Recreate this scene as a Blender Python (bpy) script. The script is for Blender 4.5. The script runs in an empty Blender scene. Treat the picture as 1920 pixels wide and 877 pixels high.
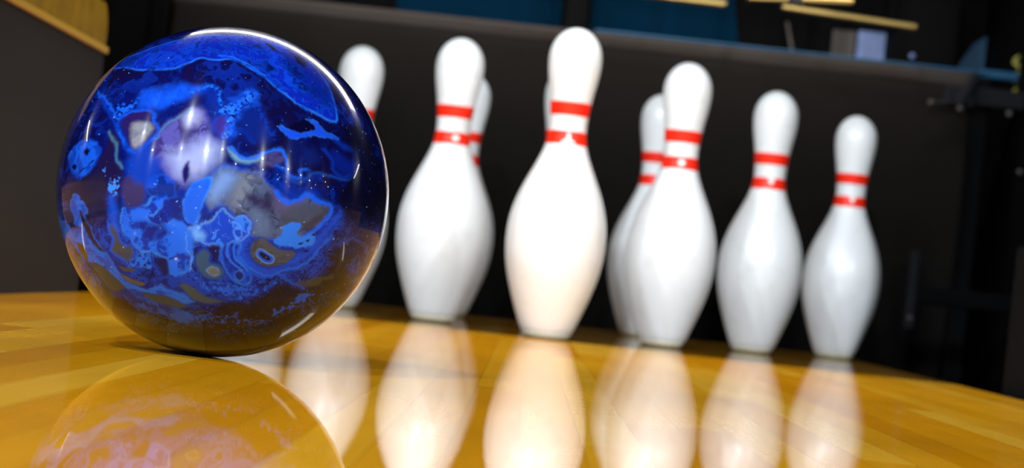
import bpy, bmesh, math
import numpy as np
from mathutils import Vector, Matrix

sc = bpy.context.scene
C = bpy.context.collection
PI = math.pi

# ---------------------------------------------------------------- camera
cam_d = bpy.data.cameras.new('camera')
cam = bpy.data.objects.new('camera', cam_d)
C.objects.link(cam)
F_PX = 4275.1
roll, pitch, yaw = 0.1095, 0.0199, -0.0089
CAM = Vector((-0.0308, -2.783, 0.0668))
fwd = Vector((math.sin(yaw)*math.cos(pitch), math.cos(yaw)*math.cos(pitch), math.sin(pitch)))
rt = Vector((math.cos(yaw), -math.sin(yaw), 0))
up = rt.cross(fwd)
r2 = rt*math.cos(roll) + up*math.sin(roll)
u2 = -rt*math.sin(roll) + up*math.cos(roll)
cam.matrix_world = Matrix(((r2.x, u2.x, -fwd.x, CAM.x), (r2.y, u2.y, -fwd.y, CAM.y),
                           (r2.z, u2.z, -fwd.z, CAM.z), (0, 0, 0, 1)))
cam_d.sensor_width = 36.0
cam_d.lens = F_PX*36.0/1920.0
cam_d.clip_start = 0.01
cam_d.clip_end = 100
cam_d.dof.use_dof = True
cam_d.dof.focus_distance = 1.335
cam_d.dof.aperture_fstop = 12.0
sc.camera = cam

# ---------------------------------------------------------------- exposure, world
sc.view_settings.view_transform = 'Standard'
sc.view_settings.look = 'None'
sc.view_settings.exposure = 0.0
sc.view_settings.gamma = 1.0
sc.view_settings.use_curve_mapping = False
sc.cycles.use_denoising = True
sc.cycles.caustics_reflective = False
sc.cycles.caustics_refractive = False
sc.cycles.max_bounces = 8
w = bpy.data.worlds.new('world')
sc.world = w
w.use_nodes = True
w.node_tree.nodes['Background'].inputs[0].default_value = (0.55, 0.65, 0.9, 1)
w.node_tree.nodes['Background'].inputs[1].default_value = 0.012

# ---------------------------------------------------------------- lamps of the hall and an added curtain light
def point(name, loc, power, radius=0.05, col=(1, 0.96, 0.9)):
    l = bpy.data.lights.new(name, 'POINT')
    l.energy = power; l.shadow_soft_size = radius; l.color = col
    o = bpy.data.objects.new(name, l); o.location = loc
    C.objects.link(o)
    return o
def area(name, loc, target, sx, sy, power, col=(1, 1, 1)):
    l = bpy.data.lights.new(name, 'AREA')
    l.shape = 'RECTANGLE'; l.size = sx; l.size_y = sy; l.energy = power; l.color = col
    o = bpy.data.objects.new(name, l); o.location = loc
    o.rotation_euler = (Vector(target)-Vector(loc)).to_track_quat('-Z', 'Y').to_euler()
    C.objects.link(o)
    return o
WARM = (0.84, 0.93, 1.0)
LAMP = 0.76
for x, y, p, r in ((-0.955, -6.81, 1000, .11), (-1.406, -3.50, 300, .07), (-4.23, -3.80, 260, .06),
                   (-5.34, -6.26, 380, .05), (-2.70, -6.50, 350, .05), (0.07, -6.28, 330, .05),
                   (2.85, -6.22, 620, .05), (5.82, -6.26, 520, .05), (8.09, -6.05, 80, .05),
                   (10.8, -5.99, 70, .05), (4.43, -8.58, 90, .05), (1.57, -8.70, 90, .05)):
    point('ceiling_lamp', (x, y, 2.6), p*LAMP, r, WARM)
for loc in ((10.87, -10.85, 2.6), (12.83, -11.64, 2.18), (12.83, -10.2, 2.24), (11.52, -7.96, 2.6), (12.84, -7.47, 2.07),
            (11.16, -6.03, 2.6), (12.84, -6.41, 1.93), (12.84, -5.58, 2.37), (9.33, -3.27, 2.6), (12.06, -3.4, 2.6), (12.85, -3.02, 2.12)):
    point('wall_lamp', loc, 14, 0.03, (1, 0.93, 0.82))
area('pin_deck_lamp', (-0.03, -0.34, 0.86), (-0.03, -0.55, 0.0), 1.15, 0.15, 9, (1, 0.97, 0.92))
area('curtain_fill_light', (0, 1.10, 0.70), (0, 1.25, 0.48), 1.3, 0.04, 5.5, (1, 0.93, 0.85))  # added light out of view, brightens the top of the curtain
area('pin_deck_lamp', (-2.75, -0.34, 0.86), (-2.75, -0.2, 0.0), 1.1, 0.10, 9)
area('pin_deck_lamp', (2.45, -0.34, 0.86), (2.45, -0.2, 0.0), 1.1, 0.10, 9)

# ---------------------------------------------------------------- helpers
def srgb(r, g, b):
    f = lambda c: (c/255/12.92) if c/255 <= 0.04045 else ((c/255+0.055)/1.055)**2.4
    return (f(r), f(g), f(b))
def mat(name, col, rough=0.5, spec=0.5, metal=0.0, coat=0.0, noise=0.0, nscale=20.0, emit=None):
    m = bpy.data.materials.new(name)
    m.use_nodes = True
    nt = m.node_tree; b = nt.nodes['Principled BSDF']
    b.inputs['Roughness'].default_value = rough
    b.inputs['Specular IOR Level'].default_value = spec
    b.inputs['Metallic'].default_value = metal
    b.inputs['Coat Weight'].default_value = coat
    b.inputs['Coat Roughness'].default_value = 0.08
    b.inputs['Base Color'].default_value = (*col, 1)
    if noise > 0:
        tc = nt.nodes.new('ShaderNodeTexCoord')
        n = nt.nodes.new('ShaderNodeTexNoise'); n.inputs['Scale'].default_value = nscale
        n.inputs['Detail'].default_value = 6
        nt.links.new(tc.outputs['Object'], n.inputs['Vector'])
        mx = nt.nodes.new('ShaderNodeMix'); mx.data_type = 'RGBA'
        mx.inputs['A'].default_value = (*[c*(1-noise) for c in col], 1)
        mx.inputs['B'].default_value = (*[min(1, c*(1+noise)) for c in col], 1)
        nt.links.new(n.outputs['Fac'], mx.inputs['Factor'])
        nt.links.new(mx.outputs['Result'], b.inputs['Base Color'])
    return m
def obj(name, bm, m, parent=None, smooth=False, loc=None):
    me = bpy.data.meshes.new(name)
    bmesh.ops.recalc_face_normals(bm, faces=bm.faces)
    bm.to_mesh(me); bm.free()
    me.materials.append(m)
    if smooth:
        for p in me.polygons: p.use_smooth = True
    o = bpy.data.objects.new(name, me)
    C.objects.link(o)
    if parent: o.parent = parent
    if loc: o.location = loc
    return o
def add_box(bm, x0, x1, y0, y1, z0, z1, bev=0.0, seg=2):
    n = bmesh.ops.create_cube(bm, size=1.0)
    vs = n['verts']
    for v in vs:
        v.co = Vector(((x0+x1)/2+v.co.x*(x1-x0), (y0+y1)/2+v.co.y*(y1-y0), (z0+z1)/2+v.co.z*(z1-z0)))
    if bev > 0:
        es = list({e for v in vs for e in v.link_edges})
        bmesh.ops.bevel(bm, geom=es, offset=bev, segments=seg, affect='EDGES', profile=0.5)
def box(x0, x1, y0, y1, z0, z1, bev=0.0, seg=2):
    bm = bmesh.new(); add_box(bm, x0, x1, y0, y1, z0, z1, bev, seg); return bm
def add_tube(bm, pts, rad, n=12):
    pts = [Vector(p) for p in pts]
    rings = []
    for i, p in enumerate(pts):
        d = (pts[min(i+1, len(pts)-1)]-pts[max(i-1, 0)]).normalized()
        a = d.orthogonal().normalized() if i == 0 else (rings_a - d*rings_a.dot(d)).normalized()
        rings_a = a
        b = d.cross(a)
        rings.append([bm.verts.new(p+rad*(a*math.cos(2*PI*k/n)+b*math.sin(2*PI*k/n))) for k in range(n)])
    for r0, r1 in zip(rings, rings[1:]):
        for k in range(n):
            bm.faces.new((r0[k], r0[(k+1) % n], r1[(k+1) % n], r1[k]))
    bm.faces.new(rings[0][::-1]); bm.faces.new(rings[-1])
def add_lathe(bm, prof, n=72):
    """prof: (radius, z) from bottom to top; radius 0 closes the end"""
    rings = []
    for r, z in prof:
        if r <= 1e-6: rings.append([bm.verts.new((0, 0, z))])
        else: rings.append([bm.verts.new((r*math.cos(2*PI*k/n), r*math.sin(2*PI*k/n), z)) for k in range(n)])
    for a, b in zip(rings, rings[1:]):
        for k in range(n):
            k2 = (k+1) % n
            if len(a) == 1 and len(b) == 1: continue
            if len(a) == 1: bm.faces.new((a[0], b[k2], b[k]))
            elif len(b) == 1: bm.faces.new((a[k], a[k2], b[0]))
            else: bm.faces.new((a[k], a[k2], b[k2], b[k]))
def empty(name, loc, label, cat, group=None):
    o = bpy.data.objects.new(name, None); C.objects.link(o)
    o.location = loc; o.empty_display_size = 0.05
    tag(o, label, cat, group)
    return o
def tag(o, label, cat, group=None):
    o['label'] = label; o['category'] = cat
    if group: o['group'] = group
def struct(name, bm, m, label=None, cat=None, smooth=False):
    o = obj(name, bm, m, smooth=smooth); o['kind'] = 'structure'
    if label: o['label'] = label; o['category'] = cat
    return o

# ---------------------------------------------------------------- lane wood
def wood_lane(name='lacquered_lane_wood', tint=(1, 1, 1)):
    m = bpy.data.materials.new(name); m.use_nodes = True
    nt = m.node_tree; L = nt.links.new; N = nt.nodes.new
    b = nt.nodes['Principled BSDF']
    tc = N('ShaderNodeTexCoord')
    sep = N('ShaderNodeSeparateXYZ'); L(tc.outputs['Object'], sep.inputs[0])
    def math_(op, a, c=None, v=None):
        n = N('ShaderNodeMath'); n.operation = op
        L(a, n.inputs[0])
        if c is not None: L(c, n.inputs[1])
        if v is not None: n.inputs[1].default_value = v
        return n.outputs[0]
    BW = 0.0272
    bx = math_('DIVIDE', sep.outputs['X'], v=BW)
    bi = math_('FLOOR', bx)
    bf = math_('FRACT', bx)
    w1 = N('ShaderNodeTexWhiteNoise'); w1.noise_dimensions = '1D'; L(bi, w1.inputs['W'])
    yo = math_('MULTIPLY_ADD', w1.outputs['Value'], v=1.7)
    nadd = N('ShaderNodeMath'); nadd.operation = 'MULTIPLY_ADD'
    L(w1.outputs['Value'], nadd.inputs[0]); nadd.inputs[1].default_value = 3.1; L(sep.outputs['Y'], nadd.inputs[2])
    seg = math_('FLOOR', math_('DIVIDE', nadd.outputs[0], v=1.15))
    cmb = N('ShaderNodeCombineXYZ'); L(bi, cmb.inputs[0]); L(seg, cmb.inputs[1])
    w2 = N('ShaderNodeTexWhiteNoise'); w2.noise_dimensions = '2D'; L(cmb.outputs[0], w2.inputs['Vector'])
    ramp = N('ShaderNodeValToRGB'); L(w2.outputs['Value'], ramp.inputs[0])
    e = ramp.color_ramp.elements
    e[0].position = 0.0; e[0].color = (0.76, 0.29, 0.004, 1)
    e[1].position = 1.0; e[1].color = (0.95, 0.49, 0.036, 1)
    for pos, col in ((0.35, (0.84, 0.35, 0.006, 1)), (0.65, (0.91, 0.42, 0.014, 1))):
        k = e.new(pos); k.color = col
    for k in e: k.color = (k.color[0]*tint[0], k.color[1]*tint[1], k.color[2]*tint[2], 1)
    # grain: long thin fibres
    mp = N('ShaderNodeMapping'); mp.inputs['Scale'].default_value = (260, 7, 1)
    L(tc.outputs['Object'], mp.inputs[0])
    off = N('ShaderNodeVectorMath'); off.operation = 'ADD'
    L(mp.outputs[0], off.inputs[0]); L(w2.outputs['Color'], off.inputs[1])
    g = N('ShaderNodeTexNoise'); g.inputs['Scale'].default_value = 1.0; g.inputs['Detail'].default_value = 5
    L(off.outputs[0], g.inputs['Vector'])
    mp2 = N('ShaderNodeMapping'); mp2.inputs['Scale'].default_value = (14, 5, 1)
    L(tc.outputs['Object'], mp2.inputs[0])
    g2 = N('ShaderNodeTexNoise'); g2.inputs['Scale'].default_value = 1.0; g2.inputs['Detail'].default_value = 3
    L(mp2.outputs[0], g2.inputs['Vector'])
    mr = N('ShaderNodeMapRange'); L(g.outputs['Fac'], mr.inputs[0])
    mr.inputs[1].default_value = 0.25; mr.inputs[2].default_value = 0.75; mr.inputs[3].default_value = 0.95; mr.inputs[4].default_value = 1.04
    mr2 = N('ShaderNodeMapRange'); L(g2.outputs['Fac'], mr2.inputs[0])
    mr2.inputs[1].default_value = 0.3; mr2.inputs[2].default_value = 0.7; mr2.inputs[3].default_value = 0.90; mr2.inputs[4].default_value = 1.08
    # board seams
    d = math_('ABSOLUTE', math_('SUBTRACT', bf, v=0.5))
    seam = N('ShaderNodeMapRange'); L(d, seam.inputs[0])
    seam.inputs[1].default_value = 0.478; seam.inputs[2].default_value = 0.496; seam.inputs[3].default_value = 1.0; seam.inputs[4].default_value = 0.72
    mul = math_('MULTIPLY', mr.outputs[0], c=mr2.outputs[0])
    mul = math_('MULTIPLY', mul, c=seam.outputs[0])
    sc_ = N('ShaderNodeVectorMath'); sc_.operation = 'SCALE'
    L(ramp.outputs['Color'], sc_.inputs[0]); L(mul, sc_.inputs['Scale'])
    # matt wood under a glossy lacquer
    df = N('ShaderNodeBsdfDiffuse'); L(sc_.outputs[0], df.inputs['Color'])
    gl = N('ShaderNodeBsdfGlossy'); gl.inputs['Roughness'].default_value = 0.02
    gl.inputs['Color'].default_value = (1, 1, 1, 1)
    nb = N('ShaderNodeTexNoise'); nb.inputs['Scale'].default_value = 45; nb.inputs['Detail'].default_value = 2
    L(tc.outputs['Object'], nb.inputs['Vector'])
    bp = N('ShaderNodeBump'); bp.inputs['Strength'].default_value = 0.010; bp.inputs['Distance'].default_value = 0.002
    L(nb.outputs['Fac'], bp.inputs['Height']); L(bp.outputs[0], gl.inputs['Normal'])
    fr = N('ShaderNodeFresnel'); fr.inputs['IOR'].default_value = 1.35
    pw = N('ShaderNodeMath'); pw.operation = 'POWER'; L(fr.outputs[0], pw.inputs[0]); pw.inputs[1].default_value = 0.5
    ml = N('ShaderNodeMath'); ml.operation = 'MULTIPLY'; L(pw.outputs[0], ml.inputs[0]); ml.inputs[1].default_value = 0.68
    mx = N('ShaderNodeMixShader'); L(ml.outputs[0], mx.inputs[0]); L(df.outputs[0], mx.inputs[1]); L(gl.outputs[0], mx.inputs[2])
    L(mx.outputs[0], nt.nodes['Material Output'].inputs['Surface'])
    nt.nodes.remove(b)
    return m
M_LANE = wood_lane()
M_DECK = wood_lane('deck_wood_painted_shade', (0.20, 0.20, 0.45))  # lane wood again, with the shade behind the front pin put into the tint
M_BLACK = mat('black_painted_wood', (0.0015, 0.0015, 0.0018), 0.7, 0.04)
M_GUTTER = mat('black_plastic', (0.003, 0.003, 0.0035), 0.6, 0.06)
M_GREY = mat('grey_kickback_laminate', (0.0095, 0.0080, 0.0074), 0.6, 0.1, noise=0.25, nscale=6)
M_DKGREY = mat('dark_grey_laminate', (0.0035, 0.0034, 0.0038), 0.7, 0.02)
M_CAP = mat('golden_stained_wood', (0.165, 0.098, 0.003), 0.5, 0.06, noise=0.55, nscale=28)
M_LIP = mat('golden_wood_lip', (0.33, 0.20, 0.010), 0.4, 0.15)
M_CEIL = mat('dark_ceiling', (0.03, 0.03, 0.035), 0.9, 0.1)

# ---------------------------------------------------------------- setting
struct('floor', box(-0.529, 0.493, -9.0, -0.04, -0.06, 0.0), M_LANE, 'yellow wooden bowling lane with mirror glossy lacquer', 'bowling lane')
struct('floor', box(-0.529, 0.493, -0.04, 0.98, -0.06, 0.0), M_DECK, 'wooden pin deck under the rear pins, its dark brown painted as shade', 'pin deck')
struct('floor', box(-9.0, -0.745, -9.0, 0.98, -0.06, 0.0), M_LANE)
struct('floor', box(0.850, 9.0, -9.0, 0.98, -0.06, 0.0), M_LANE)
struct('floor', box(-9.0, 9.0, -9.0, 2.1, -0.30, -0.25), M_GUTTER)
struct('trim_1', box(0.4935, 0.7445, -9.0, 0.98, -0.25, -0.045), M_GUTTER)
struct('trim_2', box(-0.7445, -0.5295, -9.0, 0.98, -0.25, -0.045), M_GUTTER)
struct('wall_left', box(-0.7440, -0.5292, -0.95, -0.238, -0.045, 0.268), M_GREY)
struct('wall_right', box(0.512, 0.7440, -0.95, -0.22, -0.045, 0.165), M_DKGREY)
struct('wall_left', box(-0.765, -0.745, -0.225, 2.05, -0.25, 1.4), M_BLACK)
struct('wall_right', box(0.825, 0.845, -0.22, 2.05, -0.25, 1.4), M_BLACK)
struct('wall_back', box(-9, 9, 2.05, 2.10, -0.25, 2.7), M_BLACK)
struct('ceiling', box(-14, 14, -14, 2.1, 2.7, 2.75), M_CEIL)
def cap_bm():
    bm = bmesh.new()
    # bull-nosed rail: profile in Y-Z, extruded in X
    prof = [(-0.95, 0.268), (-0.235, 0.268)]
    for k in range(9):
        a = -PI/2*0 + (PI/2)*k/8
        prof.append((-0.268+0.033*math.cos(a), 0.290+0.033*math.sin(a)))
    prof.append((-0.95, 0.323))
    a = [bm.verts.new((-0.746, y, z)) for y, z in prof]
    b = [bm.verts.new((-0.5295, y, z)) for y, z in prof]
    n = len(prof)
    for i in range(n): bm.faces.new((a[i], a[(i+1) % n], b[(i+1) % n], b[i]))
    bm.faces.new(a[::-1]); bm.faces.new(b)
    return bm
struct('trim_3', cap_bm(), M_CAP)
struct('trim_4', box(-0.5295, -0.5250, -0.95, -0.237, 0.268, 0.276, 0.0015), M_LIP)

# ---------------------------------------------------------------- pit curtain
M_CURT = mat('dark_brown_pit_curtain', (0.0054, 0.0044, 0.0038), 0.85, 0.06, noise=0.25, nscale=9)
M_BAR = mat('brown_rubber_edge', (0.024, 0.020, 0.018), 0.7, 0.1)
M_BLUE = mat('blue_enamel_steel', (0.006, 0.045, 0.10), 0.45, 0.2)
pc = empty('pit_curtain', (0, 1.25, -0.25), 'dark brown pit curtain hanging behind all the pins', 'curtain')
def curtain_bm():
    bm = bmesh.new()
    nx, nz = 160, 24
    rows = []
    YC = [-0.008]                     # bellies out, then falls back; curved so its shading darkens downwards
    for j in range(nz):
        a = math.radians(np.interp((j+0.5)/nz, (0, 0.12, 0.4, 0.7, 1), (14, 12, -4, -24, -28)))
        YC.append(YC[-1] - math.tan(a)*0.75/nz)
    for j in range(nz+1):
        t = j/nz; z = 0.755 - t*0.75
        row = []
        for i in range(nx+1):
            x = -0.705 + 1.415*i/nx
            y = YC[j] + 0.0025*math.sin(x*21+0.8*math.sin(5*t))*t
            row.append(bm.verts.new((x, y, z)))
        rows.append(row)
    for j in range(nz):
        for i in range(nx):
            bm.faces.new((rows[j][i], rows[j][i+1], rows[j+1][i+1], rows[j+1][i]))
    return bm
cu = obj('fabric', curtain_bm(), M_CURT, pc, True)
sm = cu.modifiers.new('thick', 'SOLIDIFY'); sm.thickness = 0.006; sm.offset = 1
bm = bmesh.new(); add_box(bm, -0.712, 0.712, -0.020, 0.012, 0.738, 0.768, 0.008, 3)
obj('top_bar', bm, M_BAR, pc)
bm = bmesh.new(); add_box(bm, 0.04, 0.74, -0.016, 0.004, 0.7682, 0.7725, 0.001)
obj('edge_strip', bm, M_BLUE, pc)['label'] = 'thin blue strip on the curtain bar'
for s in (-1, 1):
    bm = bmesh.new(); add_box(bm, min(s*.712, s*.744), max(s*.712, s*.744), -0.03, 0.02, 0.0, 0.76, 0.004)
    obj('post', bm, M_BLACK, pc)

# ---------------------------------------------------------------- pinsetter above and behind
M_BRASS = mat('golden_brass_rail', (0.42, 0.28, 0.09), 0.32, 0.5, metal=0.85)
M_NAVY = mat('navy_machine_panel', (0.0014, 0.014, 0.032), 0.6, 0.0)
M_STEEL = mat('grey_steel', (0.06, 0.053, 0.05), 0.55, 0.1, noise=0.3, nscale=40)
M_DKSTEEL = mat('dark_steel', (0.007, 0.007, 0.009), 0.55, 0.06, noise=0.3, nscale=40)
M_WHITEP = mat('pale_plastic', (0.40, 0.36, 0.32), 0.5, 0.4)
M_PALEB = mat('pale_blue_plastic', (0.12, 0.17, 0.34), 0.4, 0.2, noise=0.5, nscale=30)
M_YEL = mat('yellow_cable', (0.16, 0.16, 0.03), 0.4, 0.2)
ps = empty('pinsetter', (0, 1.6, -0.25), 'dark pinsetting machine with brass rails and blue panels above the curtain', 'pinsetter')
PZ, PY = 0.25, -1.6          # children are given in world coordinates shifted to the base
def part(name, b, m, label=None, smooth=False):
    for v in b.verts: v.co += Vector((0, PY, PZ))
    o = obj(name, b, m, ps, smooth)
    if label: o['label'] = label
    return o
part('side_frame', box(-0.742, -0.715, 1.30, 2.0, -0.25, 0.85, 0.004), M_BLACK)
part('side_frame', box(0.800, 0.824, 0.70, 2.0, -0.25, 0.85, 0.004), M_BLACK)
part('crossbeam', box(-0.715, 0.800, 1.62, 1.66, 0.50, 0.85, 0.004), M_BLACK)
part('deck_plate', box(-0.742, 0.824, 0.98, 1.68, 0.85, 0.87, 0.003), M_BLACK)
def quad_panel(p4, y, th=0.006):
    bm = bmesh.new()
    a = [bm.verts.new((x, y, z)) for x, z in p4]; b = [bm.verts.new((x, y+th, z)) for x, z in p4]
    n = len(p4)
    bm.faces.new(a); bm.faces.new(b[::-1])
    for i in range(n): bm.faces.new((a[i], b[i], b[(i+1) % n], a[(i+1) % n]))
    return bm
part('machine_panel', quad_panel([(-0.34, 0.49), (-0.022, 0.49), (-0.022, 0.70), (-0.34, 0.70)], 1.60), M_NAVY, 'navy blue panel left of the black post')
part('machine_panel', quad_panel([(0.036, 0.49), (0.338, 0.49), (0.297, 0.70), (0.036, 0.70)], 1.60), M_NAVY, 'navy blue panel with a slanted right edge')
part('post', box(-0.016, 0.029, 1.43, 1.47, 0.49, 0.85, 0.006), M_BLACK)
def rod(p0, p1, r, n=14):
    bm = bmesh.new(); add_tube(bm, [p0, p1], r, n); return bm
part('strut', rod((0.437, 1.5, 0.48), (0.402, 1.5, 0.605), 0.0032), M_STEEL, 'thin pale strut', True)
part('cover', box(0.500, 0.546, 1.585, 1.60, 0.555, 0.612, 0.003), M_STEEL, 'grey brown cover')
part('guide', box(0.548, 0.617, 1.575, 1.60, 0.557, 0.614, 0.004), M_PALEB, 'pale blue plastic guide')
part('machine_panel', quad_panel([(0.735, 0.55), (0.797, 0.55), (0.797, 0.632), (0.775, 0.615)], 1.60), M_BLUE, 'small slanted blue panel at the right')
part('blue_bar', box(0.735, 0.802, 1.28, 1.30, 0.516, 0.532, 0.004), M_BLUE, 'bright blue steel bar')
def rail_bm(p0, p1, h, d):
    p0, p1 = Vector(p0), Vector(p1)
    bm = bmesh.new()
    L_ = (p1-p0).length
    add_box(bm, 0, L_, -d/2, d/2, -h/2, h/2, min(h, d)*0.3, 3)
    mtx = Matrix.Translation(p0) @ (p1-p0).to_track_quat('X', 'Z').to_matrix().to_4x4()
    bmesh.ops.transform(bm, matrix=mtx, verts=bm.verts)
    return bm
part('rail', rail_bm((-0.16, 1.0, 0.565), (0.248, 1.0, 0.560), 0.011, 0.02), M_BRASS, 'brass rail at the left')
part('rail', rail_bm((0.340, 1.0, 0.566), (0.566, 1.0, 0.556), 0.010, 0.02), M_BRASS, 'brass rail at the right')
part('rail', rail_bm((0.290, 1.1, 0.588), (0.470, 1.1, 0.600), 0.010, 0.02), M_BRASS, 'brass rail in the middle')
for x, y, z0 in ((0.20, 1.0, 0.56), (0.36, 1.0, 0.565), (0.53, 1.0, 0.56), (0.44, 1.1, 0.60), (0.33, 1.1, 0.59), (-0.1, 1.0, 0.565)):
    part('hanger', box(x-0.008, x+0.008, y+0.012, y+0.026, z0-0.003, 0.85, 0.002), M_BLACK)
part('rail_foot', box(0.352, 0.372, 0.985, 1.015, 0.5705, 0.590, 0.004), M_STEEL)
part('housing', box(0.60, 0.72, 1.45, 1.60, 0.53, 0.70, 0.006), M_BLACK)
bm = bmesh.new(); bmesh.ops.create_uvsphere(bm, u_segments=16, v_segments=10, radius=0.0055, matrix=Matrix.Translation((0.634, 1.446, 0.56)))
part('lamp_lens', bm, M_PALEB, 'pale blue glass lens', True)
part('arm', box(0.700, 0.802, 1.195, 1.210, 0.456, 0.490, 0.005), M_DKSTEEL, 'dark grey arm plate')
part('bracket', box(0.655, 0.712, 1.185, 1.196, 0.450, 0.488, 0.006), M_DKSTEEL)
part('bracket', rail_bm((0.680, 1.18, 0.450), (0.707, 1.18, 0.512), 0.016, 0.012), M_DKSTEEL)
for x, z in ((0.633, 0.452), (0.684, 0.447), (0.770, 0.447)):
    bm = bmesh.new(); bmesh.ops.create_uvsphere(bm, u_segments=14, v_segments=8, radius=0.0055, matrix=Matrix.Translation((x, 1.178, z)))
    part('bolt', bm, M_STEEL, None, True)
part('bolt_arm', rod((0.633, 1.186, 0.452), (0.70, 1.19, 0.46), 0.004), M_DKSTEEL, None, True)
bm = bmesh.new()
add_tube(bm, [(0.799+0.007*math.sin(k*1.3), 1.290+0.006*math.cos(k*0.9), 0.470+k*0.0062) for k in range(16)], 0.0042, 10)
part('cable', bm, M_YEL, 'yellow green cable at the right side', True)
bm = bmesh.new(); bmesh.ops.create_uvsphere(bm, u_segments=14, v_segments=8, radius=0.005, matrix=Matrix.Translation((0.797, 1.17, 0.348)))
part('bolt', bm, M_STEEL, None, True)
part('guard_plate', box(0.585, 0.604, 0.93, 0.95, 0.055, 0.185, 0.006), M_DKSTEEL, 'dark steel guard plate')
part('guard_arm', box(0.600, 0.802, 0.935, 0.950, 0.10, 0.13, 0.005), M_BLACK)
bm = bmesh.new(); bmesh.ops.create_uvsphere(bm, u_segments=14, v_segments=8, radius=0.005, matrix=Matrix.Translation((0.594, 0.929, 0.075)))
part('bolt', bm, M_STEEL, None, True)

# ---------------------------------------------------------------- bowling pins
IN = 0.0254
USBC = [(0.0, 2.031), (0.30, 2.42), (0.75, 2.828), (2.25, 3.906), (3.375, 4.510), (4.5, 4.766), (5.875, 4.563), (7.25, 3.703),
        (8.625, 2.472), (9.375, 1.965), (10.0, 1.797), (10.875, 1.870), (11.75, 2.094), (12.625, 2.406), (13.5, 2.547)]
zz = np.array([a for a, _ in USBC])*IN; rr = np.array([d for _, d in USBC])*IN/2
def spline(x, y):
    n = len(x); h = np.diff(x); A = np.eye(n); B = np.zeros(n)
    for i in range(1, n-1):
        A[i, i-1] = h[i-1]; A[i, i] = 2*(h[i-1]+h[i]); A[i, i+1] = h[i]
        B[i] = 3*((y[i+1]-y[i])/h[i]-(y[i]-y[i-1])/h[i-1])
    A[-1, -2:] = (h[-1], 2*h[-1]); B[-1] = 3*(0-(y[-1]-y[-2])/h[-1])
    c = np.linalg.solve(A, B)
    b = (y[1:]-y[:-1])/h - h*(2*c[:-1]+c[1:])/3
    d = (c[1:]-c[:-1])/(3*h)
    def f(t):
        i = int(np.clip(np.searchsorted(x, t)-1, 0, n-2)); u = t-x[i]
        return float(y[i]+b[i]*u+c[i]*u*u+d[i]*u**3)
    return f
PIN_R = spline(zz, rr)
ZH = 13.5*IN; ZT = 15*IN; RH = 2.547*IN/2
def pin_profile():
    pr = [(0.0, 0.0006), (0.0235, 0.0006), (0.0262, 0.0022)]
    for k in range(1, 90): 
        z = 0.006+(ZH-0.006)*k/89
        pr.append((PIN_R(z), z))
    for k in range(1, 19):
        a = PI/2*k/18
        pr.append((RH*math.cos(a) if k < 18 else 0.0, ZH+(ZT-ZH)*math.sin(a)))
    return pr
def pin_material():
    m = bpy.data.materials.new('white_pin_plastic'); m.use_nodes = True
    nt = m.node_tree; b = nt.nodes['Principled BSDF']; N = nt.nodes.new; L = nt.links.new
    tc = N('ShaderNodeTexCoord'); n = N('ShaderNodeTexNoise'); n.inputs['Scale'].default_value = 30; n.inputs['Detail'].default_value = 8
    L(tc.outputs['Object'], n.inputs['Vector'])
    r = N('ShaderNodeValToRGB'); L(n.outputs['Fac'], r.inputs[0])
    e = r.color_ramp.elements
    e[0].position = 0.25; e[0].color = (0.76, 0.76, 0.76, 1); e[1].position = 0.45; e[1].color = (0.85, 0.86, 0.87, 1)
    L(r.outputs['Color'], b.inputs['Base Color'])
    b.inputs['Roughness'].default_value = 0.38
    b.inputs['Coat Weight'].default_value = 0.5; b.inputs['Coat Roughness'].default_value = 0.24
    return m
M_PIN = pin_material()
M_RED = mat('red_band_paint', (0.92, 0.022, 0.005), 0.4, 0.3, noise=0.05)
M_BASE = mat('cream_pin_base', (0.60, 0.56, 0.40), 0.5, 0.3)
M_MARK = mat('white_mark_paint', (0.85, 0.84, 0.82), 0.4, 0.3)
def band_bm(z0, z1):
    bm = bmesh.new()
    ks = [z0+(z1-z0)*k/8 for k in range(9)]
    add_lathe(bm, [(PIN_R(z0)-0.0006, z0)]+[(PIN_R(z)+0.00025, z) for z in ks]+[(PIN_R(z1)-0.0006, z1)])
    return bm
def mark_bm(shape):
    """small raised mark on the lower red band, facing -Y; outline in (arc mm, z mm) about the band centre"""
    zc = 0.2455
    if shape == 'dot': out = [(4.4*math.cos(a), 4.4*math.sin(a)) for a in np.linspace(0, 2*PI, 25)[:-1]]
    elif shape == 'wedge': out = [(-5, 8), (-2.5, 7.6), (0, 6.8), (2.5, 7.6), (5, 8), (3.2, 3), (1.4, -1.5), (0, -3), (-1.4, -1.5), (-3.2, 3)]
    else: out = [(-9, -8.4), (-7.5, -5.5), (-5, -3.8), (-3, -2.2), (-1.7, 1), (-2, 5.5), (2, 5.5), (1.7, 1), (3, -2.2), (5, -3.8), (7.5, -5.5), (9, -8.4)]
    bm = bmesh.new()
    def P(s, t, off):
        z = zc+t/1000; R = PIN_R(z)+off; a = -PI/2+s/1000/PIN_R(zc)
        return bm.verts.new((R*math.cos(a), R*math.sin(a), z))
    cs = sum(o[0] for o in out)/len(out); ct = sum(o[1] for o in out)/len(out)
    if shape == 'crown': cs, ct = 0, -4
    steps = 4
    rings = [[P(cs+(s-cs)*k/steps, ct+(t-ct)*k/steps, 0.0006) for s, t in out] for k in range(1, steps+1)]
    rings.append([P(s, t, -0.0004) for s, t in out])
    c = P(cs, ct, 0.0006); n = len(out)
    for i in range(n): bm.faces.new((c, rings[0][i], rings[0][(i+1) % n]))
    for a, b in zip(rings, rings[1:]):
        for i in range(n): bm.faces.new((a[i], b[i], b[(i+1) % n], a[(i+1) % n]))
    return bm
G = 'ten pins racked on the pin deck'
S_ = 0.3048; RW = S_*math.sqrt(3)/2
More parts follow.
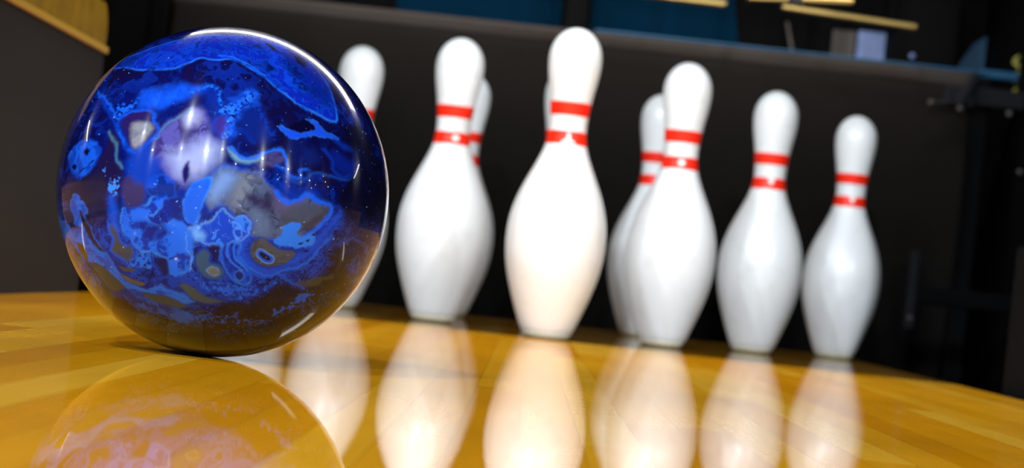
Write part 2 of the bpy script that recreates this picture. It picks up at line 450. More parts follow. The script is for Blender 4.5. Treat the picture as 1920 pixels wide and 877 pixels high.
def make_pin(label):
    root = empty('bowling_pin', (0, 0, 0), label, 'bowling pin', G)
    bm = bmesh.new(); add_lathe(bm, pin_profile(), 96)
    obj('body', bm, M_PIN, root, True)
    o = obj('neck_band', band_bm(0.2725, 0.2890), M_RED, root, True); o['label'] = 'red upper band'
    o = obj('neck_band', band_bm(0.2370, 0.2535), M_RED, root, True); o['label'] = 'red lower band'
    bm = bmesh.new()
    add_lathe(bm, [(0.0, 0.0), (0.0236, 0.0), (0.0262, 0.0015), (PIN_R(0.0065)+0.0004, 0.0065), (PIN_R(0.0065)-0.001, 0.0075)])
    obj('base', bm, M_BASE, root, True)['label'] = 'cream base ring'
    return root
def set_mark(root, shape):
    if shape not in MARKS:
        MARKS[shape] = obj('band_mark', mark_bm(shape), M_MARK, root)
        MARKS[shape]['label'] = 'small white mark on the lower band'
    else:
        c = MARKS[shape].copy(); C.objects.link(c); c.parent = root
MARKS = {}
PINS = [
    (0.0016*-1, 0.0, 4, 'crown', 'foremost white bowling pin with red bands, standing alone at the point of the triangle'),
    (-S_/2+0.0012, RW, 13, 'dot', 'white bowling pin just left of the foremost pin, whole body in view beside the ball'),
    (S_/2+0.0025, RW, 2, 'dot', 'white bowling pin just right of the foremost pin, overlapping a greyer pin behind it'),
    (-S_+0.0013, 2*RW, 8, 'dot', 'white bowling pin partly covered by the right side of the blue ball'),
    (-0.002, 2*RW, 30, 'dot', 'white bowling pin almost wholly hidden straight behind the foremost pin'),
    (S_-0.0022, 2*RW, 2, 'wedge', 'white bowling pin second from the right end, with clear gaps at its neck'),
    (-1.5*S_, 3*RW, -10, 'dot', 'white bowling pin at the left end of the back row, behind the blue ball'),
    (-S_/2+0.0010, 3*RW, -20, 'dot', 'white bowling pin peeping out behind the pin beside the ball, at its right'),
    (S_/2-0.001, 3*RW, 12, 'wedge', 'greyish white bowling pin whose left half shows behind the pin right of centre'),
    (1.5*S_+0.0008, 3*RW, 2, 'wedge', 'white bowling pin farthest to the right, the smallest seen whole'),
]
first = None
for x, y, rz, mk, lab in PINS:
    if first is None:
        root = first = make_pin(lab)
        kids = list(first.children)
    else:
        root = first.copy(); C.objects.link(root); root['label'] = lab
        for k in kids:
            c = k.copy(); C.objects.link(c); c.parent = root
    root.location = (x, y, 0.0); root.rotation_euler = (0, 0, math.radians(rz))
    set_mark(root, mk)

# ---------------------------------------------------------------- bowling ball
BR = 0.1007
BC = Vector((-0.2211, -1.3913, BR))
def build_ball():
    rng = np.random.RandomState(7)
    # a fine sphere whose first pole is the side turned to the viewer
    ax = (CAM-BC).normalized(); D = (CAM-BC).length
    ux = r2 - ax*r2.dot(ax); ux.normalize(); uy = ax.cross(ux)
    if uy.dot(u2) < 0: uy = -uy
    ths = np.concatenate([np.linspace(0, 1.66, 350)[1:], np.linspace(1.66, PI, 70)[1:-1]])
    nseg = 960
    ph = np.linspace(0, 2*PI, nseg, endpoint=False)
    TH, PH = np.meshgrid(ths, ph, indexing='ij')
    TH = np.concatenate([[0.0], TH.ravel(), [PI]]); PH = np.concatenate([[0.0], PH.ravel(), [0.0]])
    A, X, Y = (np.array(v) for v in (ax, ux, uy))
    nrm = np.cos(TH)[:, None]*A + (np.sin(TH)*np.cos(PH))[:, None]*X + (np.sin(TH)*np.sin(PH))[:, None]*Y
    co = nrm*BR
    nr = len(ths); nv = len(co)
    idx = 1+np.arange(nr*nseg).reshape(nr, nseg)
    q = np.stack([idx[:-1], idx[1:], np.roll(idx[1:], -1, 1), np.roll(idx[:-1], -1, 1)], -1).reshape(-1, 4)
    t0 = np.stack([np.zeros(nseg, int), idx[0], np.roll(idx[0], -1)], -1)
    t1 = np.stack([np.full(nseg, nv-1), np.roll(idx[-1], -1), idx[-1]], -1)
    loops = np.concatenate([t0.ravel(), q.ravel(), t1.ravel()]).astype(np.int32)
    tot = np.concatenate([np.full(nseg, 3), np.full(len(q), 4), np.full(nseg, 3)]).astype(np.int32)
    start = np.concatenate([[0], np.cumsum(tot)[:-1]]).astype(np.int32)
    me = bpy.data.meshes.new('bowling_ball')
    me.vertices.add(nv); me.vertices.foreach_set('co', co.astype(np.float32).ravel())
    me.loops.add(len(loops)); me.loops.foreach_set('vertex_index', loops)
    me.polygons.add(len(tot)); me.polygons.foreach_set('loop_start', start); me.polygons.foreach_set('loop_total', tot)
    me.update(calc_edges=True)
    me.polygons.foreach_set('use_smooth', np.ones(len(tot), bool))
    # ---- marbling, laid out on the azimuthal map of the ball (unit = 1/309 radian)
    K = 309.0
    P = np.stack([TH*np.cos(PH), -TH*np.sin(PH)], -1)*K
    thm = np.linspace(0, math.acos(BR/D), 4000)
    rpx = F_PX*BR*np.sin(thm)/(D-BR*np.cos(thm))
    def tomap(pts):
        p = np.array(pts, float)-(419.5, 360.0)
        r = np.hypot(p[:, 0], p[:, 1])+1e-9
        th = np.interp(np.minimum(r, rpx[-1]), rpx, thm) + np.maximum(r-rpx[-1], 0)/K
        return p*(th*K/r)[:, None]
    OR = {1: (100, 40), 2: (410, 40), 3: (100, 350), 4: (410, 350)}
    def Q(q, pts): return [(OR[q][0]+x/2.6576, OR[q][1]+y/2.6576) for x, y in pts]
    perm = rng.permutation(512)
    ga = rng.rand(512)*2*PI
    def perlin(p, s, seed=0):
        p = p/s + seed*17.31
        i = np.floor(p).astype(int); f = p-i
        u = f*f*f*(f*(f*6-15)+10)
        out = np.zeros(len(p))
        for dx in (0, 1):
            for dy in (0, 1):
                h = perm[(perm[(i[:, 0]+dx) & 511]+i[:, 1]+dy) & 511]
                g = np.cos(ga[h])*(f[:, 0]-dx)+np.sin(ga[h])*(f[:, 1]-dy)
                out += g*(u[:, 0] if dx else 1-u[:, 0])*(u[:, 1] if dy else 1-u[:, 1])
        return out*1.5
    def fbm(p, s, seed=0, oct=4):
        return sum(perlin(p, s/2**k, seed+k)*0.5**k for k in range(oct))
    wA = np.stack([fbm(P, 60, 1, 3), fbm(P, 60, 5, 3)], -1)
    wB = np.stack([fbm(P, 13, 9, 3), fbm(P, 13, 13, 3)], -1)
    swirl = np.stack([fbm(P+wA*60, 90, 21, 4), fbm(P+wA*60, 90, 27, 4)], -1)
    n1 = fbm(P+swirl*60, 70, 31, 5); n2 = fbm(P+swirl*85, 45, 41, 4); n3 = fbm(P, 8, 51, 3); n4 = fbm(P+swirl*22, 34, 61, 3)
    ss = lambda a, b, x: (lambda t: t*t*(3-2*t))(np.clip((x-a)/(b-a), 0, 1))
    def mixin(col, c, m): 
        col += (np.array(c)-col)*m[:, None]
    # ground: navy with broad clouds and thin bright vein lines
    col = np.tile(np.array(srgb(5, 10, 78)), (nv, 1))
    mixin(col, srgb(10, 40, 150), ss(0.0, 0.5, n1)*0.75)
    mixin(col, srgb(20, 10, 55), ss(0.05, 0.5, -n1)*0.8)
    back = ss(1.45, 1.75, TH)
    mixin(col, srgb(30, 95, 230), ss(0.12, 0.35, n2)*back)
    vein = np.exp(-(n2/0.035)**2)
    mixin(col, srgb(25, 85, 230), vein*(0.16+0.5*back)*ss(-0.3, 0.3, n1))
    def sdf(pts, p):
        a = np.asarray(pts); b = np.roll(a, -1, 0)
        d = np.full(len(p), 1e18); ins = np.zeros(len(p), bool)
        for (x0, y0), (x1, y1) in zip(a, b):
            ex, ey = x1-x0, y1-y0; wx, wy = p[:, 0]-x0, p[:, 1]-y0
            t = np.clip((wx*ex+wy*ey)/(ex*ex+ey*ey+1e-12), 0, 1)
            d = np.minimum(d, (wx-ex*t)**2+(wy-ey*t)**2)
            c = (y0 > p[:, 1]) != (y1 > p[:, 1])
            ins ^= c & (p[:, 0] < ex*(p[:, 1]-y0)/(ey if abs(ey) > 1e-9 else 1e-9)+x0)
        d = np.sqrt(d)
        return np.where(ins, -d, d)
    def linedist(pts, p):
        d = np.full(len(p), 1e18)
        for (x0, y0), (x1, y1) in zip(pts[:-1], pts[1:]):
            ex, ey = x1-x0, y1-y0; wx, wy = p[:, 0]-x0, p[:, 1]-y0
            t = np.clip((wx*ex+wy*ey)/(ex*ex+ey*ey+1e-12), 0, 1)
            d = np.minimum(d, (wx-ex*t)**2+(wy-ey*t)**2)
        return np.sqrt(d)
    def crom(pts, closed, k=4):
        p = np.asarray(pts, float); n = len(p); out = []
        rngi = range(n) if closed else range(n-1)
        for i in rngi:
            g = (lambda j: p[j % n]) if closed else (lambda j: p[min(max(j, 0), n-1)])
            a, b, c, d = g(i-1), g(i), g(i+1), g(i+2)
            for t in np.arange(k)/k:
                out.append(0.5*(2*b+(c-a)*t+(2*a-5*b+4*c-d)*t*t+(3*b-a-3*c+d)*t**3))
        if not closed: out.append(p[-1])
        return np.array(out)
    def near(pts, m):
        lo, hi = pts.min(0)-m, pts.max(0)+m
        return np.where((P[:, 0] > lo[0]) & (P[:, 0] < hi[0]) & (P[:, 1] > lo[1]) & (P[:, 1] < hi[1]) & (TH < 1.7))[0]
    def blob(q, pts, c, soft=2.0, warp=5.0, fine=1.5, edge=None, ew=3.0, ea=0.9, alpha=1.0, grain=0.0, streak=0.0, c2=None):
        pts = crom(tomap(Q(q, pts)), True)
        k = near(pts, 30+ew*3+soft*2)
        p = P[k]+wA[k]*warp+wB[k]*fine
        d = sdf(pts, p)
        m = ss(soft, -soft, d) if soft > 0 else (d < 0)*1.0
        if grain: m = m*ss(-0.35, 0.15, n3[k]+0.9*grain*(ss(0, -14, d)-0.45)-0.0)
        cc = np.tile(np.array(c, float), (len(k), 1))
        if c2 is not None:
            cc += (np.array(c2)-cc)*ss(-0.25, 0.45, n4[k]+0.4*n2[k])[:, None]
        if streak: cc *= (1+streak*n4[k])[:, None]
        sub = col[k]
        sub += (cc-sub)*(m*alpha)[:, None]
        if edge is not None:
            e = np.exp(-(d/ew)**2)*ea*np.clip(0.75+0.8*n4[k], 0.15, 1)
            sub += (np.array(edge)-sub)*e[:, None]
        col[k] = sub
    def stroke(q, pts, c, wd=3.0, alpha=1.0, warp=4.0, fine=1.5, grain=0.0, glow=0.0):
        pts = crom(tomap(Q(q, pts)), False)
        k = near(pts, 25+wd*4)
        p = P[k]+wA[k]*warp+wB[k]*fine
        d = linedist(pts, p)
        m = np.exp(-(d/wd)**2)
        if glow: m = np.maximum(m, glow*np.exp(-(d/(wd*3.5))**2))
        if grain: m = m*ss(-0.3, 0.2, n3[k])
        sub = col[k]; sub += (np.array(c)-sub)*(m*alpha)[:, None]; col[k] = sub
    NAVY = srgb(3, 6, 62); DEEP = srgb(5, 20, 110); MID = srgb(10, 50, 175); BLUE = srgb(20, 85, 228); LIGHT = srgb(58, 135, 250)
    PALE = srgb(110, 165, 250); PURP = srgb(45, 30, 100); LAV = srgb(88, 84, 170); PEARL_GLOW = srgb(165, 170, 215); GREY = srgb(150, 150, 165)
    TEAL = srgb(80, 130, 165); OLIVE = srgb(92, 86, 66); OLIVE2 = srgb(104, 88, 48); DARK = srgb(20, 12, 24); BROWN = srgb(84, 62, 36)
    # -- broad zones
    blob(1, [(300,420),(470,330),(700,330),(877,420),(877,877),(300,877),(230,640)], DEEP, 30, 14, alpha=.6)
    blob(3, [(250,0),(877,-150),(1250,0),(1380,200),(1300,420),(900,560),(480,500),(260,330)], srgb(8,40,150), 30, 14, alpha=.85, c2=srgb(5,16,86))
    zone = ss(10, 60, P[:, 1])*ss(260, 200, np.abs(P[:, 1]))
    mixin(col, srgb(30,100,240), np.exp(-(n1/0.03)**2)*0.55*zone)
    mixin(col, srgb(22,82,220), ss(0.10, 0.30, n2)*0.45*zone)
    blob(2, [(200,240),(420,420),(600,520),(640,720),(400,760),(200,600),(150,400)], srgb(8,8,58), 25, 14, alpha=.7)
    # -- cap
    blob(1, [(285,258),(370,240),(480,252),(600,245),(680,215),(740,192),(800,197),(900,198),(990,240),(1060,290),(1120,345),(1230,425),(1320,470),(1400,500),(1400,440),(1370,330),(1320,255),(1240,175),(1150,115),(1050,85),(877,75),(700,85),(560,120),(430,170),(340,210)],
         srgb(12,62,205), 2.5, 3, 1, edge=srgb(40,120,255), ew=2.6, ea=.8, streak=.8, c2=srgb(6,28,140))
    blob(2, [(300,140),(420,170),(520,260),(560,400),(520,430),(420,330),(330,220)], srgb(5,22,110), 12, 8, alpha=.6, streak=.6)
    blob(2, [(235,108),(300,160),(260,142)], NAVY, 2, 3, fine=4)
    blob(2, [(385,178),(425,200),(418,237),(400,215),(375,190)], NAVY, 2, 3, fine=4)
    stroke(2, [(0,178),(70,185),(160,225),(230,275)], srgb(30,110,250), 1.6, .7, 2)
    # -- upper left streaks
    blob(1, [(440,400),(470,355),(600,322),(700,335),(760,330),(720,372),(600,405),(450,440)], srgb(16,80,225), 13, 10, streak=.4)
    blob(1, [(690,370),(720,345),(780,325),(830,345),(852,420),(830,460),(770,400),(720,370)], srgb(6,40,150), 12, 4, alpha=.7)
    stroke(1, [(690,362),(740,335),(790,330),(830,352),(838,400),(850,440)], srgb(25,105,245), 4.5, .95, 3, 3, grain=1)
    stroke(1, [(238,360),(280,402),(310,450),(345,500)], srgb(20,90,235), 4, .85, 4, 4)
    stroke(1, [(250,390),(300,470),(330,540),(350,600),(380,650)], MID, 4, .8, 5, 2)
    blob(1, [(328,415),(400,412),(437,383),(425,425),(365,478),(330,462)], srgb(20,95,240), 3, 5, 5, grain=1.4)
    # -- lavender centre, with the lamps' glow painted in as pale patches
    blob(1, [(548,540),(600,500),(680,452),(740,440),(775,520),(800,600),(770,690),(700,760),(640,800),(560,770),(500,690),(515,610)], LAV, 9, 8, c2=srgb(58,46,120))
    blob(1, [(650,480),(700,450),(730,470),(720,520),(670,530)], PEARL_GLOW, 12, 4, alpha=.75)
    blob(1, [(570,680),(660,640),(740,600),(820,620),(800,700),(700,760),(620,760)], srgb(165,178,238), 22, 8, alpha=.95)
    blob(1, [(690,690),(715,705),(710,745),(685,735)], PEARL_GLOW, 3, 3, alpha=.7)
    stroke(1, [(520,590),(565,520),(650,475),(690,440)], TEAL, 2.5, .65, 3)
    blob(1, [(640,560),(700,530),(690,580),(640,600)], PURP, 8, 8, alpha=.7)
    blob(1, [(650,720),(670,705),(680,760),(660,800),(645,770)], srgb(25,20,95), 4, 4)
    # -- dome with the pearl blob
    blob(1, [(330,540),(345,490),(380,465),(430,455),(495,452),(515,470),(510,505),(535,540),(525,570),(470,618),(420,650),(388,635),(355,590)], srgb(12,30,120), 3, 3, edge=BLUE, ew=4.5, ea=.85)
    blob(1, [(352,520),(380,472),(430,460),(492,458),(498,500),(512,535),(478,590),(425,632),(398,625),(378,580)], srgb(38,24,92), 3, 2)
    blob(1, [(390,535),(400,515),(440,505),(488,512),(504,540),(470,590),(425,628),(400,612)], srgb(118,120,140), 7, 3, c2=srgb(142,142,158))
    # -- right of centre
    blob(1, [(795,515),(815,482),(845,470),(875,490),(890,540),(870,572),(825,575)], srgb(52,40,136), 4, 3, edge=MID, ew=4, ea=.8)
    blob(2, [(-20,455),(50,418),(100,390),(128,360),(165,352),(185,410),(140,425),(98,480),(78,545),(52,582),(15,580),(45,535),(45,485),(25,460)], srgb(38,112,248), 4, 4, 4.5, edge=BLUE, ew=6, ea=.6, grain=.35, c2=srgb(24,92,232))
    blob(2, [(110,440),(180,420),(235,500),(250,580),(170,600),(110,560)], srgb(9,35,130), 16, 8, alpha=.8)
    stroke(2, [(180,410),(210,470),(245,540),(270,580)], MID, 6, .7, 4, 3, grain=1)
    blob(2, [(300,522),(340,542),(400,552),(468,546),(475,515),(430,490),(480,500),(520,540),(590,590),(500,572),(420,578),(350,582),(305,552)], srgb(20,75,225), 4, 3, 2.5, edge=LIGHT, ew=2, ea=.35)
    blob(2, [(335,530),(380,500),(440,495),(470,525),(462,545),(400,550)], srgb(4,5,45), 2.5, 2, 2.5)
    stroke(2, [(570,590),(620,630),(660,640),(700,660)], MID, 6, .6)
    # -- wave with teal crescent
    blob(2, [(170,715),(220,668),(290,642),(325,665),(318,690),(290,712),(235,725)], srgb(66,60,120), 4, 4, c2=srgb(44,40,88))
    blob(2, [(50,632),(90,670),(140,690),(195,668),(203,690),(150,710),(95,700),(60,670)], srgb(105,150,185), 5, 3)
    stroke(2, [(60,630),(120,685),(180,682),(222,655),(290,638),(325,660),(332,712)], srgb(28,100,235), 3, .9, 3)
    stroke(2, [(285,715),(330,745),(360,772),(405,775),(402,742),(440,740)], srgb(22,88,225), 3.2, .8, 3, 2)
    stroke(2, [(330,770),(400,800),(470,765),(560,775),(640,785),(680,760)], srgb(24,70,170), 3.5, .65, 5)
    stroke(2, [(515,640),(560,690),(565,740),(620,770),(665,755)], MID, 5, .7, 4)
    blob(2, [(420,640),(470,640),(500,700),(460,720),(420,690)], srgb(12,30,110), 10, 6, alpha=.7)
    blob(2, [(560,640),(640,690),(680,740),(620,750),(575,720)], srgb(8,32,140), 10, 5, alpha=.8)
    stroke(2, [(280,790),(340,850),(400,870),(440,850),(490,870)], MID, 4, .6, 4)
    # -- pearly grey field, centre right
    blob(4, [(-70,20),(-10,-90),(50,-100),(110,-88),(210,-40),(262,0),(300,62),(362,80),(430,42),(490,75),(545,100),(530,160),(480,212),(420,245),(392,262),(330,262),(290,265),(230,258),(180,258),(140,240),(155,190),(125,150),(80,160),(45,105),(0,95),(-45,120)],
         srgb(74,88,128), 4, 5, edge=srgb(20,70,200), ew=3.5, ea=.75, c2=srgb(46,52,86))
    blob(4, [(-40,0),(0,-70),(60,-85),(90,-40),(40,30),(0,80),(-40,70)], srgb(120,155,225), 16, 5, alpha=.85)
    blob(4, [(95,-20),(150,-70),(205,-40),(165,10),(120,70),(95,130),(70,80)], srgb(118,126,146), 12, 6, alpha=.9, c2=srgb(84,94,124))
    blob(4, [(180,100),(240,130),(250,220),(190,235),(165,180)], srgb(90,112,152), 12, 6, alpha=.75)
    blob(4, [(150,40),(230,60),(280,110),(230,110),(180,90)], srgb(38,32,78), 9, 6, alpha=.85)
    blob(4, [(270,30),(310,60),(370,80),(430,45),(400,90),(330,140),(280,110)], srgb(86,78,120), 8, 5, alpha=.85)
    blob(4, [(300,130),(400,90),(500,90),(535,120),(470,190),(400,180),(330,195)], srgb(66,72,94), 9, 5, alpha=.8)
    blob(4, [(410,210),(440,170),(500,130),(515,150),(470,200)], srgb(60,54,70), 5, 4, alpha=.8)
    stroke(4, [(285,28),(320,68),(352,76),(400,62),(430,40),(485,72),(548,90),(545,145),(480,212),(420,248)], srgb(25,95,245), 4.5, .95, 2, 2)
    # -- ring of blue around the eye
    stroke(4, [(150,190),(122,260),(112,310),(145,370),(205,405),(270,412),(345,385),(400,350),(460,305),(520,240),(575,170),(600,140)], srgb(18,72,215), 9, .9, 5, 3)
    stroke(4, [(110,340),(150,400),(240,435),(340,420),(430,375),(500,310),(560,240)], srgb(26,100,240), 3.5, .8, 5, 3)
    stroke(4, [(470,330),(540,270),(590,200)], BLUE, 5, .7, 6, 4, grain=1)
    blob(4, [(278,268),(320,222),(308,195),(380,175),(402,186),(385,225),(402,250),(472,233),(462,290),(400,302),(330,302),(288,292)], srgb(40,118,242), 2.5, 3, 3, edge=LIGHT, ew=2, ea=.4)
    for x_, y_, a_ in ((405,280,14),(440,268,10),(470,238,9),(430,318,12)):
        blob(4, [(x_-a_,y_),(x_,y_-5),(x_+a_,y_-3),(x_+2,y_+6)], srgb(3,10,60), 1.5, 2, 2)
    blob(4, [(155,305),(178,266),(220,250),(258,278),(300,312),(377,325),(368,352),(310,392),(240,400),(190,382),(163,347)], srgb(74,76,88), 2, 2, 1, edge=srgb(14,50,150), ew=2.5, ea=.8, c2=srgb(62,62,72))
    blob(4, [(188,325),(205,308),(240,325),(272,352),(262,378),(222,374),(196,350)], srgb(26,80,210), 1.5, 1, 1, edge=srgb(120,150,200), ew=1.5, ea=.6)
    blob(4, [(200,332),(210,320),(240,340),(258,356),(240,364),(215,352)], srgb(20,18,50), 1.5, 1, 2)
    # -- left-centre splash
    blob(3, [(350,125),(370,98),(440,100),(480,75),(540,15),(560,30),(555,80),(520,130),(470,150),(520,195),(575,195),(598,165),(650,185),(668,250),(655,300),(690,330),(682,400),(640,442),(590,432),(580,350),(520,330),(470,330),(420,300),(378,250),(352,200)],
         srgb(30,102,240), 3, 6, 3, edge=LIGHT, ew=3, ea=.75, c2=srgb(12,50,165))
    blob(3, [(430,170),(500,180),(560,200),(590,240),(520,270),(460,240)], srgb(8,26,120), 9, 9, alpha=.8)
    blob(3, [(600,20),(645,60),(640,150),(610,160),(580,90)], srgb(14,34,120), 8, 6, alpha=.8)
    blob(3, [(520,350),(575,350),(585,430),(545,420)], srgb(18,20,70), 7, 6, alpha=.9)
    blob(3, [(385,390),(420,345),(465,318),(490,345),(485,400),(440,390),(405,402)], srgb(32,104,235), 3, 4, 3, edge=LIGHT, ew=2, ea=.5, grain=.8)
    blob(3, [(648,70),(680,10),(705,-30),(760,-48),(790,-35),(775,25),(745,75),(722,130),(700,175),(665,165),(650,115)], srgb(26,94,228), 2.5, 4, 1, edge=LIGHT, ew=2.5, ea=.7)
    blob(3, [(670,240),(690,190),(780,170),(825,130),(852,112),(880,150),(900,165),(930,150),(965,165),(985,190),(960,240),(925,270),(880,270),(840,295),(740,275)], srgb(46,120,246), 4, 4, 2, edge=PALE, ew=2.5, ea=.5, c2=srgb(16,66,200))
    blob(3, [(690,205),(730,215),(745,250),(700,258)], srgb(120,180,255), 10, 3, alpha=.8)  # pale spot painting the lamp glow mirrored from the lane
    blob(3, [(610,180),(650,185),(690,260),(688,330),(660,330),(640,260)], srgb(36,108,240), 5, 5)
    blob(3, [(770,300),(830,290),(838,330),(820,365),(785,340)], srgb(16,20,80), 4, 3)
    stroke(3, [(668,240),(664,300),(690,360),(680,420)], srgb(110,160,250), 1.4, .35, 3)
    # swirl stem with the small ring
    blob(4, [(20,300),(60,270),(100,285),(95,340),(120,390),(160,430),(158,470),(110,478),(45,430),(15,360)], srgb(18,70,205), 4, 4, 2, edge=srgb(44,120,245), ew=2.5, ea=.7, c2=srgb(10,40,150))
    for k_ in range(4):
        stroke(4, [(30+k_*14,280),(28+k_*16,330),(60+k_*16,380),(100+k_*14,420)], srgb(38,110,240) if k_ % 2 else srgb(8,28,120), 2, .8, 4)
    blob(4, [(78,432),(98,414),(122,436),(112,462),(86,456)], srgb(12,34,120), 1.5, 1, 1, edge=LIGHT, ew=1.8, ea=.7)
    stroke(4, [(60,180),(100,200),(110,240),(80,260),(70,220),(95,210)], srgb(90,150,250), 1.8, .6, 3)
    # teal tear
    blob(3, [(708,380),(715,335),(750,310),(785,335),(785,372),(830,388),(852,420),(832,450),(790,458),(740,432)], srgb(50,80,118), 3, 2, 1, edge=srgb(12,46,150), ew=2.5, ea=.8)
    blob(3, [(765,414),(790,398),(822,410),(822,432),(790,438)], srgb(104,100,96), 2, 1, 1, edge=srgb(90,140,200), ew=2, ea=.7)
    # -- left side
    blob(3, [(285,190),(308,178),(330,205),(335,250),(370,282),(402,302),(406,345),(382,372),(330,342),(300,312),(308,262),(288,222)], srgb(64,66,84), 2.5, 3, 1, edge=BLUE, ew=4, ea=.7, c2=srgb(72,74,74))
    blob(3, [(465,50),(455,92),(415,108),(370,95),(350,40),(355,-30),(400,-60),(450,-30)], srgb(56,48,102), 3, 4, edge=srgb(14,48,160), ew=4, ea=.7)
    blob(1, [(375,700),(400,645),(470,620),(515,690),(545,760),(470,805),(395,790)], srgb(16,62,188), 10, 8, alpha=.85)
    blob(1, [(470,800),(540,770),(600,790),(620,850),(560,877),(480,870)], srgb(18,74,205), 9, 7, edge=BLUE, ew=2.5, ea=.4, c2=srgb(10,44,140))
    blob(1, [(245,700),(270,650),(300,560),(330,600),(310,660),(350,740),(340,870),(260,880),(240,800)], srgb(30,18,60), 8, 7, alpha=.85)
    blob(1, [(95,780),(140,790),(200,770),(260,760),(270,960),(200,1010),(100,900)], srgb(34,28,58), 9, 8, alpha=.85)
    stroke(1, [(290,560),(325,620),(330,680),(355,740)], TEAL, 3.5, .6, 4)
    blob(1, [(95,685),(110,640),(160,605),(222,610),(247,650),(232,700),(182,765),(140,772),(105,742)], srgb(22,92,232), 4, 6, 2.5, edge=srgb(14,60,180), ew=4, ea=.5, c2=srgb(14,62,185))
    blob(1, [(165,655),(182,635),(196,648),(184,670)], NAVY, 3, 1, 2)
    blob(1, [(112,725),(122,710),(134,724),(122,740)], NAVY, 2, 1, 2)
    stroke(1, [(150,748),(185,722),(215,692)], NAVY, 1.6, .9, 1, 3)
    blob(1, [(262,740),(275,720),(278,770),(268,770)], LIGHT, 2, 2, 3, grain=.8)
    blob(1, [(275,830),(315,770),(340,790),(335,850),(300,875)], LIGHT, 3, 3, 4, grain=1)
    stroke(1, [(300,880),(310,950),(320,1010)], BLUE, 10, .7)
    # -- dark right flank: a dark reflection painted into the colour
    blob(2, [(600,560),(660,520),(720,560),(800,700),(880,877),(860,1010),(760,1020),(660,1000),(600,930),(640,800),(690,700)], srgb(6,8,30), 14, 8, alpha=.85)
    # -- lower left bands
    blob(3, [(50,270),(40,140),(70,170),(100,130),(108,70),(122,40),(150,55),(188,110),(178,150),(205,220),(250,290),(300,360),(340,420),(400,478),(480,498),(560,470),(640,500),(705,558),(620,578),(500,522),(380,502),(300,482),(240,402),(170,350),(120,290),(85,240)],
         srgb(34,102,226), 3, 6, 3, edge=LIGHT, ew=2, ea=.35, c2=srgb(22,70,190))
    blob(3, [(75,140),(100,120),(120,180),(150,210),(110,200)], srgb(10,20,80), 3, 5, 4)
    blob(3, [(150,120),(175,150),(215,250),(280,330),(230,300),(170,220)], srgb(24,20,60), 4, 5, 2)
    blob(3, [(440,420),(540,430),(640,460),(700,480),(760,540),(700,560),(600,500),(500,460)], srgb(14,56,175), 6, 8, c2=srgb(10,30,110))
    blob(3, [(690,440),(780,470),(877,470),(960,490),(1010,540),(900,560),(800,540)], srgb(26,92,226), 4, 8, 4, c2=srgb(10,36,140), grain=.5)
    blob(3, [(200,372),(260,392),(302,432),(342,470),(368,500),(320,512),(280,490),(238,430)], srgb(62,66,66), 2.5, 3, 1, edge=srgb(16,40,110), ew=2, ea=.6)
    blob(3, [(138,285),(160,284),(182,330),(192,382),(152,322)], BROWN, 2, 3, edge=srgb(16,40,110), ew=2, ea=.5)
    blob(3, [(345,430),(400,450),(466,470),(440,486),(390,472),(350,447)], srgb(96,84,74), 2, 3, edge=srgb(16,40,110), ew=2, ea=.6)
    blob(3, [(340,392),(400,400),(417,415),(360,412)], srgb(74,66,70), 2, 3)
    blob(3, [(628,480),(680,488),(740,530),(800,555),(858,566),(770,578),(700,557),(658,522)], srgb(66,76,84), 2.5, 3, 1, edge=srgb(20,50,130), ew=2, ea=.7)
    blob(3, [(440,520),(530,530),(610,555),(665,592),(625,602),(560,592),(500,572)], srgb(58,68,74), 2.5, 3, 1, edge=srgb(24,50,130), ew=2, ea=.7, c2=srgb(70,70,60))
    # -- dark underside
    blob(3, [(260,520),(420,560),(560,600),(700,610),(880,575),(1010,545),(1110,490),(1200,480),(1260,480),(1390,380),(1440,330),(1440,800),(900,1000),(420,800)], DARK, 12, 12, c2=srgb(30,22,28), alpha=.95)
    blob(3, [(360,520),(480,560),(600,600),(720,640),(800,620),(700,680),(560,640),(430,600)], srgb(30,82,200), 5, 10, 6, alpha=.85, c2=srgb(12,40,130))
    blob(3, [(320,600),(400,610),(500,640),(605,672),(520,660),(420,690),(470,702),(400,692),(345,640)], srgb(58,56,48), 4, 4, alpha=.85)
    blob(4, [(20,505),(90,472),(170,492),(260,480),(335,470),(250,502),(150,532),(60,536)], srgb(24,84,215), 3, 5, 5, grain=.6)
    stroke(4, [(160,430),(220,450),(290,440),(350,470),(420,500)], srgb(22,80,210), 4, .8, 4, 4)
    blob(4, [(248,622),(330,592),(378,545),(425,520),(480,530),(420,580),(350,612),(280,642)], srgb(26,84,205), 4, 5, 7, grain=1.1)
    blob(4, [(380,480),(460,455),(525,445),(560,420),(560,450),(510,470),(480,492)], srgb(64,66,58), 4, 5, alpha=.8)
    for k_, (q_, x_, y_, a_, b_) in enumerate(((4,205,695,90,34),(4,40,740,80,34),(3,735,655,95,40),(3,600,695,60,22),(4,560,560,60,40),(4,440,600,40,40),(3,480,650,60,26))):
        for f_ in (1.0, .78, .58, .36):
            e_ = [(x_+a_*f_*math.cos(t_), y_+b_*f_*math.sin(t_)) for t_ in np.linspace(0.4*k_, 0.4*k_+5.4, 14)]
            stroke(q_, e_, srgb(40,84,180), 1.3, .55, 4, 3, grain=.7)
    for x0_, y0_ in ((0,640),(60,655),(120,668),(-60,660),(-160,650)):
        stroke(4, [(x0_-40,y0_+8),(x0_,y0_-6),(x0_+50,y0_+6),(x0_+90,y0_-2)], srgb(34,86,205), 3, .75, 6, 6, grain=1)
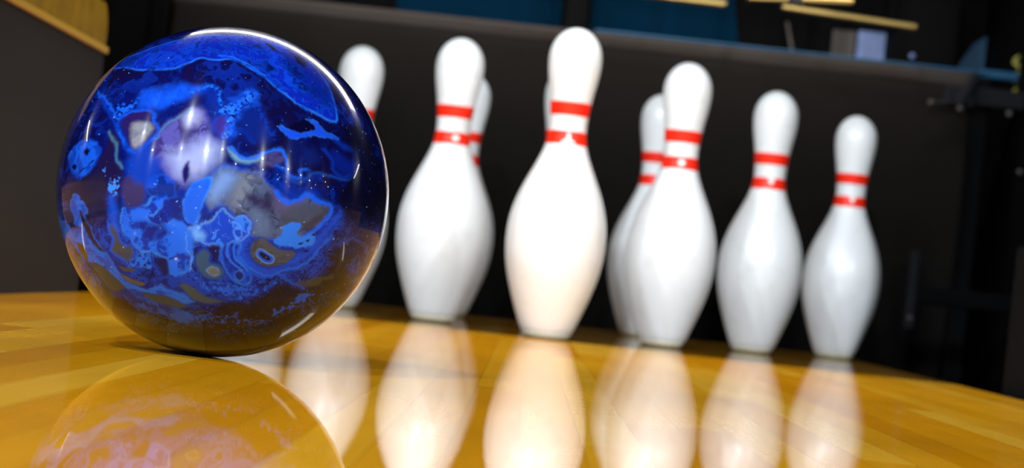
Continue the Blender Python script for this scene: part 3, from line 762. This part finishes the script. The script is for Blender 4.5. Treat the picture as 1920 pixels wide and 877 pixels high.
    # right side marble behind the reflected lane
    blob(4, [(560,260),(640,180),(720,190),(770,230),(700,340),(600,420),(540,380)], srgb(34,26,40), 14, 8, alpha=.7)
    for k_ in range(6):
        stroke(4, [(560+k_*22,300-k_*8),(610+k_*20,260),(640+k_*18,220+k_*12)], srgb(40,70,170), 3, .4, 9, 4)
    # specks
    k = rng.choice(np.where((TH < 1.35))[0], 520, False, )
    wgt = rng.rand(520)
    keep = (rng.rand(520) < np.sin(TH[k])+0.05)
    k, wgt = k[keep], wgt[keep]
    for kk, ww in zip(k, wgt):
        r_ = 0.8 if ww < 0.88 else 1.5
        # neighbours within the ring structure
        near_ = np.where((np.abs(P[:, 0]-P[kk, 0]) < r_) & (np.abs(P[:, 1]-P[kk, 1]) < r_))[0]
        col[near_] += (np.array(srgb(120, 170, 250))-col[near_])*(0.25+0.5*ww)
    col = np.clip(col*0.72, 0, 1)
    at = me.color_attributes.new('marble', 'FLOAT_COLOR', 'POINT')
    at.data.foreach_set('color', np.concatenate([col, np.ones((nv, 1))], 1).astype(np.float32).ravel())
    m = bpy.data.materials.new('blue_marbled_urethane'); m.use_nodes = True
    nt = m.node_tree; b = nt.nodes['Principled BSDF']; N = nt.nodes.new; L = nt.links.new
    a = N('ShaderNodeAttribute'); a.attribute_name = 'marble'
    L(a.outputs['Color'], b.inputs['Base Color'])
    b.inputs['Roughness'].default_value = 0.17
    b.inputs['Specular IOR Level'].default_value = 0.08
    b.inputs['Anisotropic'].default_value = 0.93
    tg = N('ShaderNodeTangent'); tg.direction_type = 'RADIAL'; tg.axis = 'Z'
    L(tg.outputs[0], b.inputs['Tangent'])
    b.inputs['Anisotropic Rotation'].default_value = 0.25
    b.inputs['Coat Weight'].default_value = 1.0
    b.inputs['Coat Roughness'].default_value = 0.008
    b.inputs['Coat IOR'].default_value = 1.25
    me.materials.append(m)
    o = bpy.data.objects.new('bowling_ball', me); C.objects.link(o)
    o.location = BC
    tag(o, 'glossy blue marbled bowling ball resting on the lane at the left', 'bowling ball')
    return o
build_ball()
